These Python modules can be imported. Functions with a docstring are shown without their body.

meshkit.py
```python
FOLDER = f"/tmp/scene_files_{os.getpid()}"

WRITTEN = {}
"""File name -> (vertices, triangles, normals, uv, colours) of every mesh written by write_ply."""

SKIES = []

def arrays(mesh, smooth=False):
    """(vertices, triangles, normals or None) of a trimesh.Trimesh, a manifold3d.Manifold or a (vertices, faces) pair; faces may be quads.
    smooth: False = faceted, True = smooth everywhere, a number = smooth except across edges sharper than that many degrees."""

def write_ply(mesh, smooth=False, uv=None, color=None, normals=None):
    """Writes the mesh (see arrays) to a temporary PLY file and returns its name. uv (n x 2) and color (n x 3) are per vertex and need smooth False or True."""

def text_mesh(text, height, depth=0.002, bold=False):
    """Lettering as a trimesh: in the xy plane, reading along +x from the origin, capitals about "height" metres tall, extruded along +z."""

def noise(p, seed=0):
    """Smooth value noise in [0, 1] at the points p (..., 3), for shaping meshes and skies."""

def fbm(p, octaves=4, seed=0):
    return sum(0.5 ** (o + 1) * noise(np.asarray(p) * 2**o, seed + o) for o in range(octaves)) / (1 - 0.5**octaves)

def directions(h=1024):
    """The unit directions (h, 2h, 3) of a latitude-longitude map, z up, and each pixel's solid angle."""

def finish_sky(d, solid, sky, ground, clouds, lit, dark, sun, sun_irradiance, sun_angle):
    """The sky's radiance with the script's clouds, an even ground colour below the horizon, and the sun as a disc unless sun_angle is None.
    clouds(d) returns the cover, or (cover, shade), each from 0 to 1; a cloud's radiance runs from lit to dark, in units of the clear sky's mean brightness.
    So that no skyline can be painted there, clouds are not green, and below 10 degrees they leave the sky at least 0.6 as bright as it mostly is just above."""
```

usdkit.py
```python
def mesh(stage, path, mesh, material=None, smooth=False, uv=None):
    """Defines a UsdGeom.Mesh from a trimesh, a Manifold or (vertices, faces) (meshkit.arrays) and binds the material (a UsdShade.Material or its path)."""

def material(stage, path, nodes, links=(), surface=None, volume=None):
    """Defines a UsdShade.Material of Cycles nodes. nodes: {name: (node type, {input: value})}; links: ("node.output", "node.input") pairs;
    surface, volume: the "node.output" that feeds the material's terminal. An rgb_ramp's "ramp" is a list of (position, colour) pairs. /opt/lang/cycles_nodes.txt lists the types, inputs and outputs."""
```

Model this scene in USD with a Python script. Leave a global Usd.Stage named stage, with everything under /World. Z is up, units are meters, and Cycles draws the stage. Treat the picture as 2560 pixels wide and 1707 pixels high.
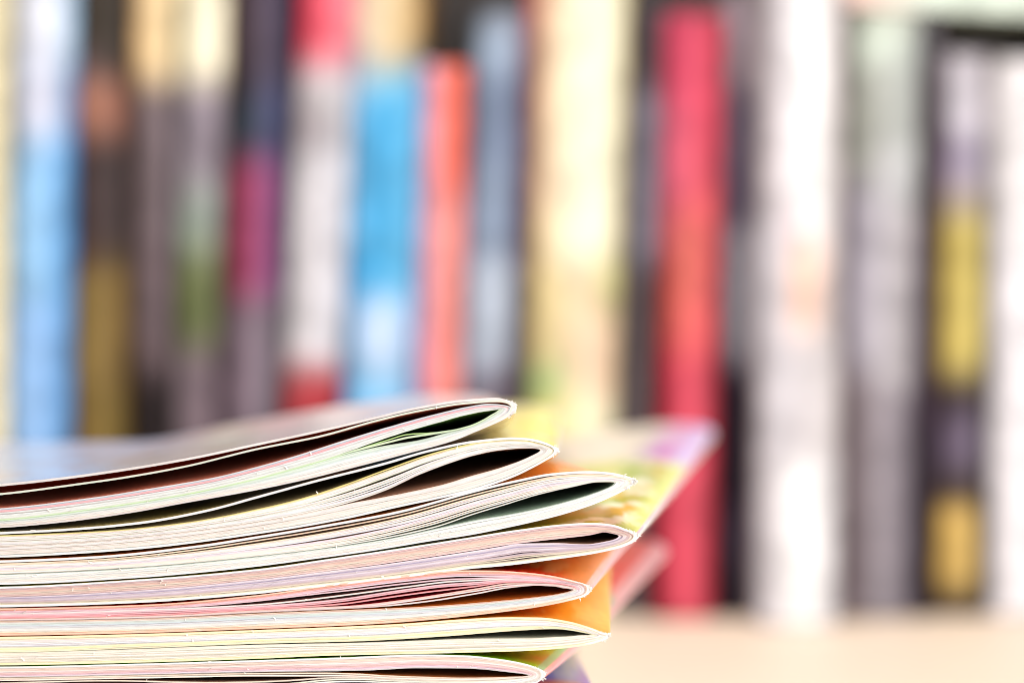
import math
import numpy as np
from scipy.interpolate import PchipInterpolator
from pxr import Usd, UsdGeom, UsdLux, UsdShade, Gf, Sdf, Vt
import usdkit, meshkit

stage = Usd.Stage.CreateInMemory()
UsdGeom.SetStageUpAxis(stage, UsdGeom.Tokens.z)
UsdGeom.SetStageMetersPerUnit(stage, 1.0)
UsdGeom.Xform.Define(stage, '/World')
UsdGeom.Scope.Define(stage, '/World/Looks')
rng = np.random.default_rng(7)

# ------------------------------------------------------------------ camera
FOCUS = 0.4125                      # metres from the lens to the cut edges of the magazines
EYE = 0.0871                        # lens height above the zero of the profiles
TZ = -0.0028                        # table surface
cam = UsdGeom.Camera.Define(stage, '/World/camera')
cam.CreateFocalLengthAttr(135.0)
cam.CreateHorizontalApertureAttr(36.0)
cam.CreateVerticalApertureAttr(24.0)
cam.CreateVerticalApertureOffsetAttr(-2.06)
cam.CreateFStopAttr(19.0)
cam.CreateFocusDistanceAttr(FOCUS)
cam.CreateClippingRangeAttr(Gf.Vec2f(0.02, 50))
cam.CreateExposureAttr(0.14)
cam.AddTranslateOp().Set(Gf.Vec3d(0, -FOCUS, EYE))
cam.AddRotateXOp().Set(90.0)

# ------------------------------------------------------------------ lamps
def softbox(name, pos, target, w, h, power, color):
    l = UsdLux.RectLight.Define(stage, '/World/' + name)
    l.CreateWidthAttr(w); l.CreateHeightAttr(h)
    l.CreateIntensityAttr(power); l.CreateColorAttr(Gf.Vec3f(*color))
    z = np.array(pos, float) - np.array(target, float); z /= np.linalg.norm(z)
    x = np.cross([0, 0, 1.0], z); x /= np.linalg.norm(x); y = np.cross(z, x)
    m = Gf.Matrix4d(*x, 0, *y, 0, *z, 0, *map(float, pos), 1)
    l.AddTransformOp().Set(m)
    return l

softbox('key_lamp', (0.52, -0.40, 0.30), (0.03, 0.0, 0.05), 0.30, 0.30, 18.8, (1.0, 0.985, 0.975))
softbox('fill_lamp', (0.16, -1.05, 0.26), (0.0, 0.2, 0.06), 0.55, 0.40, 8.6, (0.975, 0.985, 1.0))
softbox('overhead_lamp', (0.0, 0.15, 0.95), (0.05, 0.25, 0.0), 0.9, 0.6, 7.8, (1.0, 0.99, 0.99))

# ------------------------------------------------------------------ helpers
def lin(c):
    c = np.asarray(c, float) / 255.0
    return np.where(c < 0.04045, c / 12.92, ((c + 0.055) / 1.055) ** 2.4)

names = {}
def numbered(parent, name):
    k = names.get((parent, name), 0); names[(parent, name)] = k + 1
    return parent + '/' + (name if k == 0 else f'{name}_{k:03d}')

def tag(prim, label=None, cat=None, group=None, kind=None):
    for k, v in (('label', label), ('category', cat), ('group', group), ('kind', kind)):
        if v: prim.SetCustomDataByKey(k, v)
    return prim

def thing(name, label, cat, group=None, loc=(0, 0, 0), roty=0.0):
    x = UsdGeom.Xform.Define(stage, numbered('/World', name))
    x.AddTranslateOp().Set(Gf.Vec3d(*loc))
    if roty: x.AddRotateYOp().Set(roty)
    return tag(x.GetPrim(), label, cat, group)

def patch_mesh(patches):
    """patches: (grid of points (a, b, 3), grid of colours); separate vertices for each, so edges between patches stay crisp."""
    V, F, C, n = [], [], [], 0
    for P, col in patches:
        a, b = P.shape[:2]
        i, j = np.meshgrid(np.arange(a - 1), np.arange(b - 1), indexing='ij')
        q = np.stack([i * b + j, (i + 1) * b + j, (i + 1) * b + j + 1, i * b + j + 1], -1).reshape(-1, 4) + n
        V.append(P.reshape(-1, 3)); F.append(q)
        C.append(np.broadcast_to(col, P.shape).reshape(-1, 3)); n += a * b
    return np.vstack(V), np.vstack(F), np.vstack(C)

def part(parent, name, patches, mat, kind=None, label=None, origin=(0, 0, 0)):
    V, F, C = patch_mesh(patches)
    path = numbered(str(parent.GetPath()) if parent else '/World', name)
    m = usdkit.mesh(stage, path, (V - np.asarray(origin), F), mat, smooth=True)
    UsdGeom.PrimvarsAPI(m).CreatePrimvar('tint', Sdf.ValueTypeNames.Color3fArray, 'vertex').Set(Vt.Vec3fArray.FromNumpy(C.astype(np.float32)))
    return tag(m.GetPrim(), label, kind=kind)

# ------------------------------------------------------------------ materials
def tinted(name, rough, scale, lo, hi, coat=0.0, spec=0.5, sub=0.0, bump=0.0, detail=4):
    nodes = {
        'a': ('attribute', {'attribute': 'tint'}),
        'g': ('geometry', {}),
        'm': ('mapping', {'scale': scale}),
        'n': ('noise_texture', {'scale': 1.0, 'detail': float(detail), 'roughness': 0.6}),
        'r': ('map_range', {'from_min': 0.3, 'from_max': 0.7, 'to_min': lo, 'to_max': hi, 'clamp': True}),
        'c': ('vector_math', {'math_type': 'scale'}),
        'p': ('principled_bsdf', {'roughness': rough, 'specular_ior_level': spec, 'coat_weight': coat, 'coat_roughness': 0.12}),
    }
    links = [('a.color', 'c.vector1'), ('g.position', 'm.vector'), ('m.vector', 'n.vector'), ('n.fac', 'r.value'),
             ('r.result', 'c.scale'), ('c.vector', 'p.base_color')]
    if bump:
        nodes['b'] = ('bump', {'strength': bump, 'distance': 0.0004})
        links += [('n.fac', 'b.height'), ('b.normal', 'p.normal')]
    if sub:
        nodes['w'] = ('vector_math', {'math_type': 'multiply', 'vector2': (1.0, 0.62, 0.45)})
        nodes['t'] = ('translucent_bsdf', {})
        nodes['x'] = ('mix_closure', {'fac': sub})
        links += [('c.vector', 'w.vector1'), ('w.vector', 't.color'), ('p.BSDF', 'x.closure1'), ('t.BSDF', 'x.closure2')]
        return usdkit.material(stage, '/World/Looks/' + name, nodes, links, surface='x.closure')
    return usdkit.material(stage, '/World/Looks/' + name, nodes, links, surface='p.BSDF')

PAPER = tinted('page_paper', 0.6, (160, 300, 9000), 0.97, 1.04, spec=0.3, sub=0.20)
GLOSS = tinted('cover_paper', 0.3, (900, 260, 900), 0.93, 1.05, coat=0.15, spec=0.3, bump=0.03, sub=0.08)
GLOSS_THIN = tinted('thin_cover_paper', 0.14, (900, 260, 900), 0.95, 1.04, coat=0.0, spec=0.22, sub=0.26)
BOARD = usdkit.material(stage, '/World/Looks/printed_board', {
    'a': ('attribute', {'attribute': 'tint'}), 'g': ('geometry', {}),
    'm': ('mapping', {'scale': (110, 90, 130)}), 'n': ('noise_texture', {'scale': 1.0, 'detail': 3.0}),
    'r': ('map_range', {'from_min': 0.3, 'from_max': 0.7, 'to_min': 0.92, 'to_max': 1.05, 'clamp': True}),
    'm2': ('mapping', {'scale': (150, 60, 130)}), 'n2': ('noise_texture', {'scale': 1.0, 'detail': 1.0}),
    'r2': ('map_range', {'from_min': 0.42, 'from_max': 0.60, 'to_min': 1.06, 'to_max': 0.81, 'clamp': True}),
    'x': ('math', {'math_type': 'multiply'}), 'c': ('vector_math', {'math_type': 'scale'}),
    'p': ('principled_bsdf', {'roughness': 0.5, 'specular_ior_level': 0.2})},
    [('g.position', 'm.vector'), ('m.vector', 'n.vector'), ('n.fac', 'r.value'), ('g.position', 'm2.vector'), ('m2.vector', 'n2.vector'), ('n2.fac', 'r2.value'),
     ('r.result', 'x.value1'), ('r2.result', 'x.value2'), ('a.color', 'c.vector1'), ('x.value', 'c.scale'), ('c.vector', 'p.base_color')], surface='p.BSDF')
BLOCK = tinted('book_pages', 0.8, (3000, 60, 30), 0.75, 1.05, spec=0.2)
FIBRE = tinted('paper_fibres', 0.8, (50, 50, 50), 0.95, 1.05, spec=0.2)

# ------------------------------------------------------------------ table and wall
wood = usdkit.material(stage, '/World/Looks/table_wood', {
    'g': ('geometry', {}), 'm': ('mapping', {'scale': (6, 60, 6)}),
    'n': ('noise_texture', {'scale': 1.0, 'detail': 6.0, 'roughness': 0.6, 'distortion': 0.4}),
    'r': ('rgb_ramp', {'ramp': [(0.3, tuple(lin((236, 211, 185)))), (0.7, tuple(lin((241, 220, 197))))]}),
    'p': ('principled_bsdf', {'roughness': 0.5, 'specular_ior_level': 0.35})},
    [('g.position', 'm.vector'), ('m.vector', 'n.vector'), ('n.fac', 'r.fac'), ('r.color', 'p.base_color')], surface='p.BSDF')
wallm = usdkit.material(stage, '/World/Looks/bookcase_board', {
    'g': ('geometry', {}), 'm': ('mapping', {'scale': (8, 8, 90)}),
    'n': ('noise_texture', {'scale': 1.0, 'detail': 4.0}),
    'r': ('rgb_ramp', {'ramp': [(0.3, (0.016, 0.009, 0.006)), (0.7, (0.028, 0.016, 0.011))]}),
    'p': ('principled_bsdf', {'roughness': 0.6})},
    [('g.position', 'm.vector'), ('m.vector', 'n.vector'), ('n.fac', 'r.fac'), ('r.color', 'p.base_color')], surface='p.BSDF')
import trimesh
def box(x0, x1, y0, y1, z0, z1):
    b = trimesh.creation.box((x1 - x0, y1 - y0, z1 - z0)); b.apply_translation(((x0 + x1) / 2, (y0 + y1) / 2, (z0 + z1) / 2)); return b
t = usdkit.mesh(stage, '/World/table_top', box(-0.9, 0.9, -0.28, 1.1, TZ - 0.03, TZ), wood)
tag(t.GetPrim(), 'pale beige wooden table top under the magazines and books', 'table', kind='structure')
w = usdkit.mesh(stage, '/World/bookcase_back', box(-0.9, 0.9, 0.83, 0.85, TZ + 0.001, 0.42), wallm)
tag(w.GetPrim(), 'dark brown board standing behind the row of books', 'back board', kind='structure')

# ------------------------------------------------------------------ magazines
S = 0.11 / 2560                     # one profile unit is 0.043 mm; profiles are measured from x = 1280, and down from the lens height (707)
def wx(x): return (np.asarray(x, float) - 1280) * S
def wz(y): return EYE - (np.asarray(y, float) - 707) * S

DN = np.concatenate([np.linspace(0, 1, 16)[:-1] ** 2 * 70, np.arange(70, 1660, 9.0), np.geomspace(1660, 3300, 7)])
XL = -2010.0

def line(nose, pts, du):
    """y along a paper profile whose fold is at nose, at the distances du*du from it"""
    xs = np.array([p[0] for p in pts], float); ys = np.array([p[1] for p in pts], float)
    keep = xs < nose[0] - 2
    xs, ys = xs[keep], ys[keep]
    u = np.sqrt(nose[0] - xs)
    u = np.concatenate([[0], u]); ys = np.concatenate([[nose[1]], ys])
    o = np.argsort(u); u, ys = u[o], ys[o]
    left = math.sqrt(nose[0] - XL)
    if u[-1] < left - 0.5:
        u = np.append(u, left); ys = np.append(ys, ys[-1] + 6)
    ok = np.concatenate([[True], np.diff(u) > 1e-6])
    return PchipInterpolator(u[ok], ys[ok], extrapolate=True)(du)

def branch(spec, count, nose0, tip, sgn, cap_t, seed):
    """the outer and inner profile of every sheet of one half of a magazine. spec: (sheets, outer line, inner line) from the cover inwards"""
    out, k = [], 0
    for n, lo, li in spec:
        def fr(j):
            q = 0.0 if j == 0 else 0.24 + 0.76 * (j - 1) / (count - 1)
            return (nose0[0] + (tip[0] - nose0[0]) * q, nose0[1] + (tip[1] - nose0[1]) * q)
        na, nb = fr(k), fr(k + n)
        sc = (nose0[0] - XL) ; d = DN * sc / DN[-1] * 1.0
        da, db = d * (na[0] - XL) / sc, d * (nb[0] - XL) / sc
        A = np.stack([na[0] - da, line(na, lo, np.sqrt(da))], 1)
        B = np.stack([nb[0] - db, line(nb, li, np.sqrt(db))], 1)
        tan = np.gradient(A, axis=0); tan /= np.linalg.norm(tan, axis=1, keepdims=True) + 1e-9
        gap = np.abs((B - A)[:, 0] * -tan[:, 1] + (B - A)[:, 1] * tan[:, 0]) / n
        tot = gap * n
        caps = np.array([(6.6 if k == 0 else cap_t) * rng.uniform(0.93, 1.05) for _ in range(n)])[:, None] + np.zeros_like(d)
        if k == 0: caps[0] += 5.0 * np.exp(-(d / 45.0) ** 2)
        near = np.exp(-(d / 110.0) ** 2)
        snug = 0.955 - 0.10 * np.clip(meshkit.noise(np.stack([d / 420.0, np.full_like(d, seed * 3.7 + k), d * 0], 1), seed) - 0.5, 0, 1)
        th = np.minimum(caps, tot / n * snug) * (1 - near) + near * np.minimum(caps * 3, tot / n * 0.97)
        room = tot - th.sum(0)
        wts = np.stack([np.exp(5.0 * meshkit.noise(np.stack([d / 380.0 + 11 * j, np.full_like(d, (k + j) * 5.3 + seed), d * 0], 1), seed + j)) for j in range(n + 1)])
        wts[0] *= 0.05; wts[-1] *= 0.05
        gaps = room * wts / wts.sum(0)
        pos = np.cumsum(gaps[:n] + np.vstack([np.zeros((1, len(d))), th[:-1]]), axis=0)
        for j in range(n):
            f0 = (pos[j] / np.maximum(tot, 1e-6))[:, None]; f1 = ((pos[j] + th[j]) / np.maximum(tot, 1e-6))[:, None]
            f0 = np.clip(np.where(tot[:, None] < 1e-3, j / n, f0), 0, 1); f1 = np.clip(np.where(tot[:, None] < 1e-3, (j + 1) / n, f1), 0, 1)
            out.append((A + (B - A) * f0, A + (B - A) * f1))
        k += n
    return out

def flat_half(nose, zl, zr, sgn, count, th, edge, dx):
    """the same for the far end, where the magazine lies flat. returns outer and inner profiles of each sheet"""
    out = []
    for k in range(count):
        res = []
        for f in (k / count, (k + 0.94) / count):
            nx = nose[0] - 40 * f; left = XL + dx
            d = DN * (nx - left) / DN[-1]
            mid = (zr[0] + zr[1]) / 2; midl = (zl[0] + zl[1]) / 2
            e = zr[0] if sgn < 0 else zr[1]; el = zl[0] if sgn < 0 else zl[1]
            r = e + (mid - e) * f; l = el + (midl - el) * f
            pts = [(nx - 70, mid + (r - mid) * 0.86), (nx - 190, r), (nx - 500, r + (l - r) * 0.22), (nx - 900, r + (l - r) * 0.62), (0 + dx * 0.5, l), (-900, l + 4), (left, l + 6)]
            res.append(np.stack([nx - d, 707 + line((nx, mid), pts, np.sqrt(d))], 1))
        out.append(tuple(res))
    return out

def fibres(mag, spots, seed):
    r = np.random.default_rng(seed); ps = []
    for (x, y, L, ang) in spots:
        n = 5; a = ang + np.cumsum(r.normal(0, 0.35, n)); st = L / n
        p = np.array([x, y]) + np.vstack([[0, 0], np.cumsum(np.stack([np.cos(a), -np.sin(a)], 1) * st, 0)])
        yy = -0.00008 - np.linspace(0, 1, n + 1) * r.uniform(0, 0.0003)
        c = np.stack([wx(p[:, 0]), yy, wz(p[:, 1])], 1)
        rad = np.linspace(1, 0.35, n + 1) * r.uniform(0.8, 1.6) * 1.1 * S
        an = np.arange(5) * 2 * np.pi / 4
        ring = c[:, None] + rad[:, None, None] * np.stack([np.cos(an), np.sin(an) * 0.7, np.sin(an + 0.8)], 1)[None]
        ps.append((ring, np.array([0.86, 0.84, 0.80])))
    if ps: part(mag, 'paper_fibre', ps, FIBRE, kind='stuff')

PLACED = []
def magazine(label, nose, tip, top, bottom, length, back, zl, zr, cover, inside, edge_top, edge_bot, page, seed, cap_t=2.7, steps=26, fine=True, fray=14, nose_fray=26, group=None, cover_edge=(0.78, 0.765, 0.74)):
    mag = thing('magazine', label, 'magazine', group or 'magazines piled in one stack', loc=(float(wx(nose[0])) - 0.07, 0.1, float(wz(nose[1]))))
    org = (float(wx(nose[0])) - 0.07, 0.1, float(wz(nose[1])))
    count = sum(b[0] for b in top)
    assert count == sum(b[0] for b in bottom), label
    T = branch(top, count, nose, tip, -1, cap_t, seed); B = branch(bottom, count, nose, tip, 1, cap_t, seed + 50)
    Tb = flat_half(back, zl, zr, -1, count, 0, 0, back[0] - nose[0]); Bb = flat_half(back, zl, zr, 1, count, 0, 0, back[0] - nose[0])
    sel = slice(None) if fine else slice(None, None, 4)
    r = np.random.default_rng(seed)
    for k in range(count):
        def ring(h, l, s):
            t_, b_ = h[k][s], l[k][s]
            return np.vstack([t_[::-1][sel], b_[1:][sel]])
        fo, fi, bo, bi = ring(T, B, 0), ring(T, B, 1), ring(Tb, Bb, 0), ring(Tb, Bb, 1)
        n = len(fo); ntop = len(T[k][0][::-1][sel])
        # the fold itself keeps its thickness
        a = np.arange(n)
        rough = np.convolve(r.normal(0, 1, n + 4), [.25, .5, .25], 'same')[2:-2]
        nick = np.where(r.random(n) < 0.02, r.uniform(0.3, 1.2, n), 0)
        fo = fo + np.stack([np.zeros(n), rough * 0.10], 1); fi = fi + np.stack([np.zeros(n), np.roll(rough, 3) * 0.12], 1)
        yf = r.normal(0, 0.00005) + rough * 0.00002 + nick * 0.00003
        ts = np.linspace(0, 1, steps) ** 1.5 if k == 0 else np.array([0, 0.02, 0.1, 0.25, 0.5, 1.0])
        def surf(f, b):
            P = np.empty((len(ts), n, 3))
            for i, t_ in enumerate(ts):
                wq = (1 - math.exp(-4.0 * t_)) / (1 - math.exp(-4.0))
                q = np.stack([f[:, 0] * (1 - t_) + b[:, 0] * t_, f[:, 1] * (1 - wq) + b[:, 1] * wq], 1)
                P[i, :, 0] = wx(q[:, 0]); P[i, :, 2] = wz(q[:, 1])
                P[i, :, 1] = t_ * length + yf * (1 - t_)
            return P
        O, I = surf(fo, bo), surf(fi, bi)
        dist = np.abs(nose[0] - fo[:, 0]); istop = a < ntop
        if k == 0:
            dd = np.broadcast_to(dist, (len(ts), n)); tt = np.broadcast_to(ts[:, None], (len(ts), n))
            co = cover(dd * 1.0, tt, np.broadcast_to(istop, dd.shape))
            ci = np.broadcast_to(np.asarray(inside), I.shape)
        else:
            pc = np.asarray(page(k, count)) * 1.0
            co = np.broadcast_to(pc, O.shape); ci = co
        def edge(tab, kk):
            f = (kk + 0.5) / count
            xs = [e[0] for e in tab]; return np.array([np.interp(f, xs, [e[1][c] for e in tab]) for c in range(3)])
        if k == 0:
            et = eb = np.asarray(cover_edge)
        else:
            et, eb = edge(edge_top, k), edge(edge_bot, k)
            et, eb = et * 0.92 + 0.055, eb * 0.92 + 0.055
            j = r.normal(0, 0.03, 3) + r.normal(0, 0.05) - (0.13 if r.random() < 0.14 else 0); et = et + j; eb = eb + j * 0.6 + r.normal(0, 0.05) - (0.12 if r.random() < 0.14 else 0)
        wv = np.where(istop, 1.0, 0.0); m = np.exp(-(dist / 40.0) ** 2)
        wv = wv * (1 - m) + 0.5 * m
        ec = et[None] * wv[:, None] + eb[None] * (1 - wv[:, None])
        streak = meshkit.noise(np.stack([dist / 110.0, np.full(n, k * 9.1 + seed), np.zeros(n)], 1), seed)
        if k == 0: ec = ec * (1 - m[:, None]) + 0.87 * m[:, None]
        ec = np.clip(ec * np.array([0.985, 1.005, 1.04]) * (0.93 + 0.13 * streak[:, None]), 0.01, 0.88)
        cap = np.stack([O[0], I[0]]); ecap = np.stack([ec, ec])
        endc = np.stack([O[-1], I[-1]])
        e1 = np.stack([O[:, 0], I[:, 0]]); e2 = np.stack([O[:, -1], I[:, -1]])
        patches = [(O[:, ::-1], co[:, ::-1] if co.ndim == 3 else co), (I, ci), (cap, ecap), (endc[:, ::-1], np.array([.8, .78, .74])),
                   (e1[::-1], np.array([.8, .78, .74])), (e2, np.array([.8, .78, .74]))]
        part(mag, 'cover' if k == 0 else 'sheet', patches, (GLOSS_THIN if seed == 1 else GLOSS) if k == 0 else PAPER, origin=org)
    if fray:
        spots = []
        for _ in range(fray):
            k = r.integers(0, count); h = T if r.random() < 0.6 else B
            c = h[k][r.integers(0, 2)]; i = r.integers(20, len(c) - 10)
            x, y = c[i]
            if x > -20: spots.append((x, y, r.uniform(4, 13), r.uniform(0.2, 2.9)))
        for _ in range(nose_fray):
            c = (T if r.random() < .5 else B)[0][0]; i = r.integers(0, 10)
            spots.append((c[i][0] - r.uniform(0, 5), c[i][1] + r.uniform(-3, 3), r.uniform(2, 5.5) * (2.2 if r.random() < .08 else 1), r.uniform(-1.3, 1.3)))
        V = [(x, y, L, a) for x, y, L, a in spots]
        stuff_origin = org
        ps = []
        fibres(mag_shift(mag, org), V, seed)
    return mag

def mag_shift(mag, org):
    """fibres are given in world units; hang them under the thing with the offset taken out"""
    class H:
        pass
    h = H(); h.GetPath = mag.GetPath; h.org = org
    return h

_part = part
def part(parent, name, patches, mat, kind=None, label=None, origin=None):
    if origin is None: origin = getattr(parent, 'org', (0, 0, 0))
    return _part(parent, name, patches, mat, kind, label, origin)

def mixc(a, b, f):
    f = np.clip(f, 0, 1)[..., None]; return np.asarray(a) * (1 - f) + np.asarray(b) * f
def smooth(x, a, b):
    t_ = np.clip((x - a) / (b - a), 0, 1); return t_ * t_ * (3 - 2 * t_)
def nz(d, t_, sx, sy, seed): return meshkit.fbm(np.stack([d / sx, t_ * sy, np.full(np.shape(d), seed * 3.3)], -1), 3, seed)
WHITE = np.array([.82, .80, .77])

def worn(c, d, t_, top, col, width, seed):
    """the printed colour rubbed off along the fold"""
    return mixc(c, col, np.where(d < width * (0.8 + 0.5 * nz(d * 0, t_, 1, 60, seed)), 1.0, 0.0))

def cover1(d, t_, top):
    c = mixc(lin((244, 232, 228)), lin((250, 243, 236)), nz(d, t_, 260, 4, 1))
    c = mixc(c, lin((205, 220, 252)), smooth(d, 900, 1250) * 0.8)
    c = mixc(c, lin((222, 200, 190)), smooth(nz(d, t_, 160, 9, 11), 0.55, 0.62) * 0.6)
    return worn(c, d, t_, top, WHITE, 5, 1)
def cover2(d, t_, top):
    c = mixc(lin((250, 236, 128)), lin((230, 212, 140)), smooth(d, 40, 260))
    c = mixc(c, lin((200, 190, 175)), smooth(nz(d, t_, 120, 10, 2), 0.52, 0.62) * 0.7)
    return worn(c, d, t_, top, WHITE, 4, 2)
def cover3(d, t_, top):
    c = mixc(lin((250, 164, 70)), lin((240, 122, 34)), nz(d, t_, 90, 14, 3))
    c = mixc(c, lin((250, 210, 150)), smooth(nz(d, t_, 60, 22, 31), 0.58, 0.68) * 0.7)
    return worn(c, d, t_, top, WHITE, 5, 3)
def cover4(d, t_, top):
    ol = mixc(lin((196, 202, 30)), lin((226, 180, 62)), smooth(t_, 0.02, 0.08))
    ol = mixc(ol, lin((216, 206, 120)), smooth(t_, 0.12, 0.3))
    lf = smooth(nz(d + t_ * 500, t_, 42, 40, 4), 0.47, 0.58) * (1 - smooth(d, 130, 240))
    c = mixc(ol, lin((252, 252, 220)), lf * 0.9)
    c = mixc(c, lin((150, 180, 50)), smooth(nz(d, t_, 55, 34, 41), 0.50, 0.60) * 0.7)
    c = mixc(c, lin((226, 236, 128)), (1 - smooth(d, 18, 70)) * 0.7)
    far = mixc(lin((214, 186, 218)), lin((234, 218, 200)), smooth(d + 60 * nz(d, t_, 60, 20, 42), 150, 260))
    far = mixc(far, lin((196, 106, 190)), np.exp(-((d - 110) / 40) ** 2 - ((t_ - 0.60) / 0.06) ** 2))
    far = mixc(far, lin((220, 196, 240)), 1 - smooth(d, 30, 90))
    c = mixc(c, far, smooth(t_ + 0.05 * nz(d, t_, 60, 20, 43), 0.50, 0.58))
    c = np.where((d[..., None] < 8), lin((250, 190, 205)), c)
    return worn(c, d, t_, top, WHITE, 3 + 8 * (t_ < 0.01).max() * 0, 4)
def cover5(d, t_, top):
    c = mixc(lin((236, 36, 26)), lin((250, 116, 30)), smooth(t_ * 9 + (150 - d) / 300.0, 0.15, 0.75))
    c = mixc(c, lin((252, 160, 110)), (1 - smooth(d, 30, 110)) * 0.8)
    c = mixc(c, lin((255, 176, 130)), smooth(nz(d + t_ * 300, t_, 60, 18, 51), 0.52, 0.64) * 0.7)
    return worn(c, d, t_, top, lin((250, 206, 216)), 13, 5)
def cover6(d, t_, top):
    c = mixc(lin((255, 208, 50)), lin((254, 150, 6)), smooth(d + 60 * nz(d, t_, 50, 26, 6), 90, 250))
    c = mixc(c, lin((255, 226, 110)), (1 - smooth(d, 30, 120)) * 0.85)
    c = mixc(c, lin((255, 238, 120)), smooth(nz(d + t_ * 300, t_, 46, 22, 61), 0.50, 0.62) * 0.75)
    c = mixc(c, lin((252, 196, 60)), 1 - smooth(t_, 0.0, 0.04))
    return c
def cover7(d, t_, top):
    c = mixc(lin((120, 196, 20)), lin((200, 225, 60)), smooth(t_ * 6 + (80 - d) / 260.0, 0.0, 0.6))
    c = mixc(c, lin((226, 130, 90)), np.exp(-((d - 75 + t_ * 900) / 26) ** 2 - ((t_ - 0.05) / 0.035) ** 2) * 0.9)
    c = mixc(c, lin((248, 130, 140)), smooth(t_, 0.42, 0.56))
    c = np.where((d[..., None] < 24) & (t_[..., None] < 0.5), lin((160, 226, 180)), c)
    c = np.where((d[..., None] < 30) & (t_[..., None] >= 0.5), lin((252, 198, 204)), c)
    return np.where(d[..., None] < 6, lin((252, 190, 196)), c)
def cover8(d, t_, top):
    c = mixc(lin((120, 104, 240)), lin((226, 204, 236)), smooth(nz(d, t_, 70, 12, 8) + (60 - d) / 400.0, 0.35, 0.7))
    c = mixc(c, lin((216, 96, 108)), 1 - smooth(t_, 0.135, 0.15))
    return worn(c, d, t_, top, lin((246, 240, 225)), 9, 8)

W = np.array([.84, .82, .78])
def P(*c): return lambda k, n: lin(c)
def E(*tab): return [(f, lin(c)) for f, c in tab]

def shift(pts, dy): return [(x, y + dy) for x, y in pts]

# 1 --- the topmost magazine
T1 = [(1287, 1007), (1272, 1001), (1239, 994), (1157, 999), (1048, 1016), (940, 1041), (803, 1073), (640, 1108), (463, 1145), (321, 1169), (98, 1199), (0, 1209), (-500, 1252), (-1200, 1290)]
S1 = [(1280, 1009), (1239, 1000), (1157, 1006), (1048, 1024), (940, 1049), (803, 1087), (640, 1120), (463, 1163), (321, 1189), (190, 1208), (0, 1232), (-500, 1266), (-1200, 1298)]
U1 = [(1270, 1014), (1220, 1009), (1171, 1016), (1076, 1038), (967, 1068), (858, 1101), (749, 1136), (640, 1167), (545, 1191), (392, 1218), (240, 1242), (0, 1270), (-500, 1296), (-1200, 1312)]
L1 = [(1212, 1028), (1157, 1039), (1103, 1054), (1021, 1077), (953, 1099), (885, 1123), (830, 1142), (740, 1168), (640, 1195), (450, 1236), (240, 1269), (0, 1297), (-500, 1316), (-1200, 1324)]
G1 = [(1230, 1036), (1212, 1047), (1171, 1065), (1116, 1077), (1070, 1081), (1021, 1084), (967, 1099), (912, 1116), (830, 1143), (740, 1169), (640, 1196), (450, 1237), (240, 1270), (0, 1298), (-500, 1317), (-1200, 1325)]
H1 = [(1232, 1038), (1212, 1050), (1171, 1068), (1116, 1082), (1043, 1101), (967, 1113), (885, 1130), (800, 1154), (740, 1171.5), (640, 1198), (450, 1239), (240, 1272), (0, 1300), (-500, 1318), (-1200, 1326)]
B1 = [(1289, 1029), (1283, 1034), (1262, 1047), (1221, 1066), (1180, 1083), (1144, 1098), (1021, 1133), (867, 1173), (776, 1196), (640, 1225), (463, 1257), (319, 1283), (158, 1305), (0, 1319), (-500, 1336), (-1200, 1342)]
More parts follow.
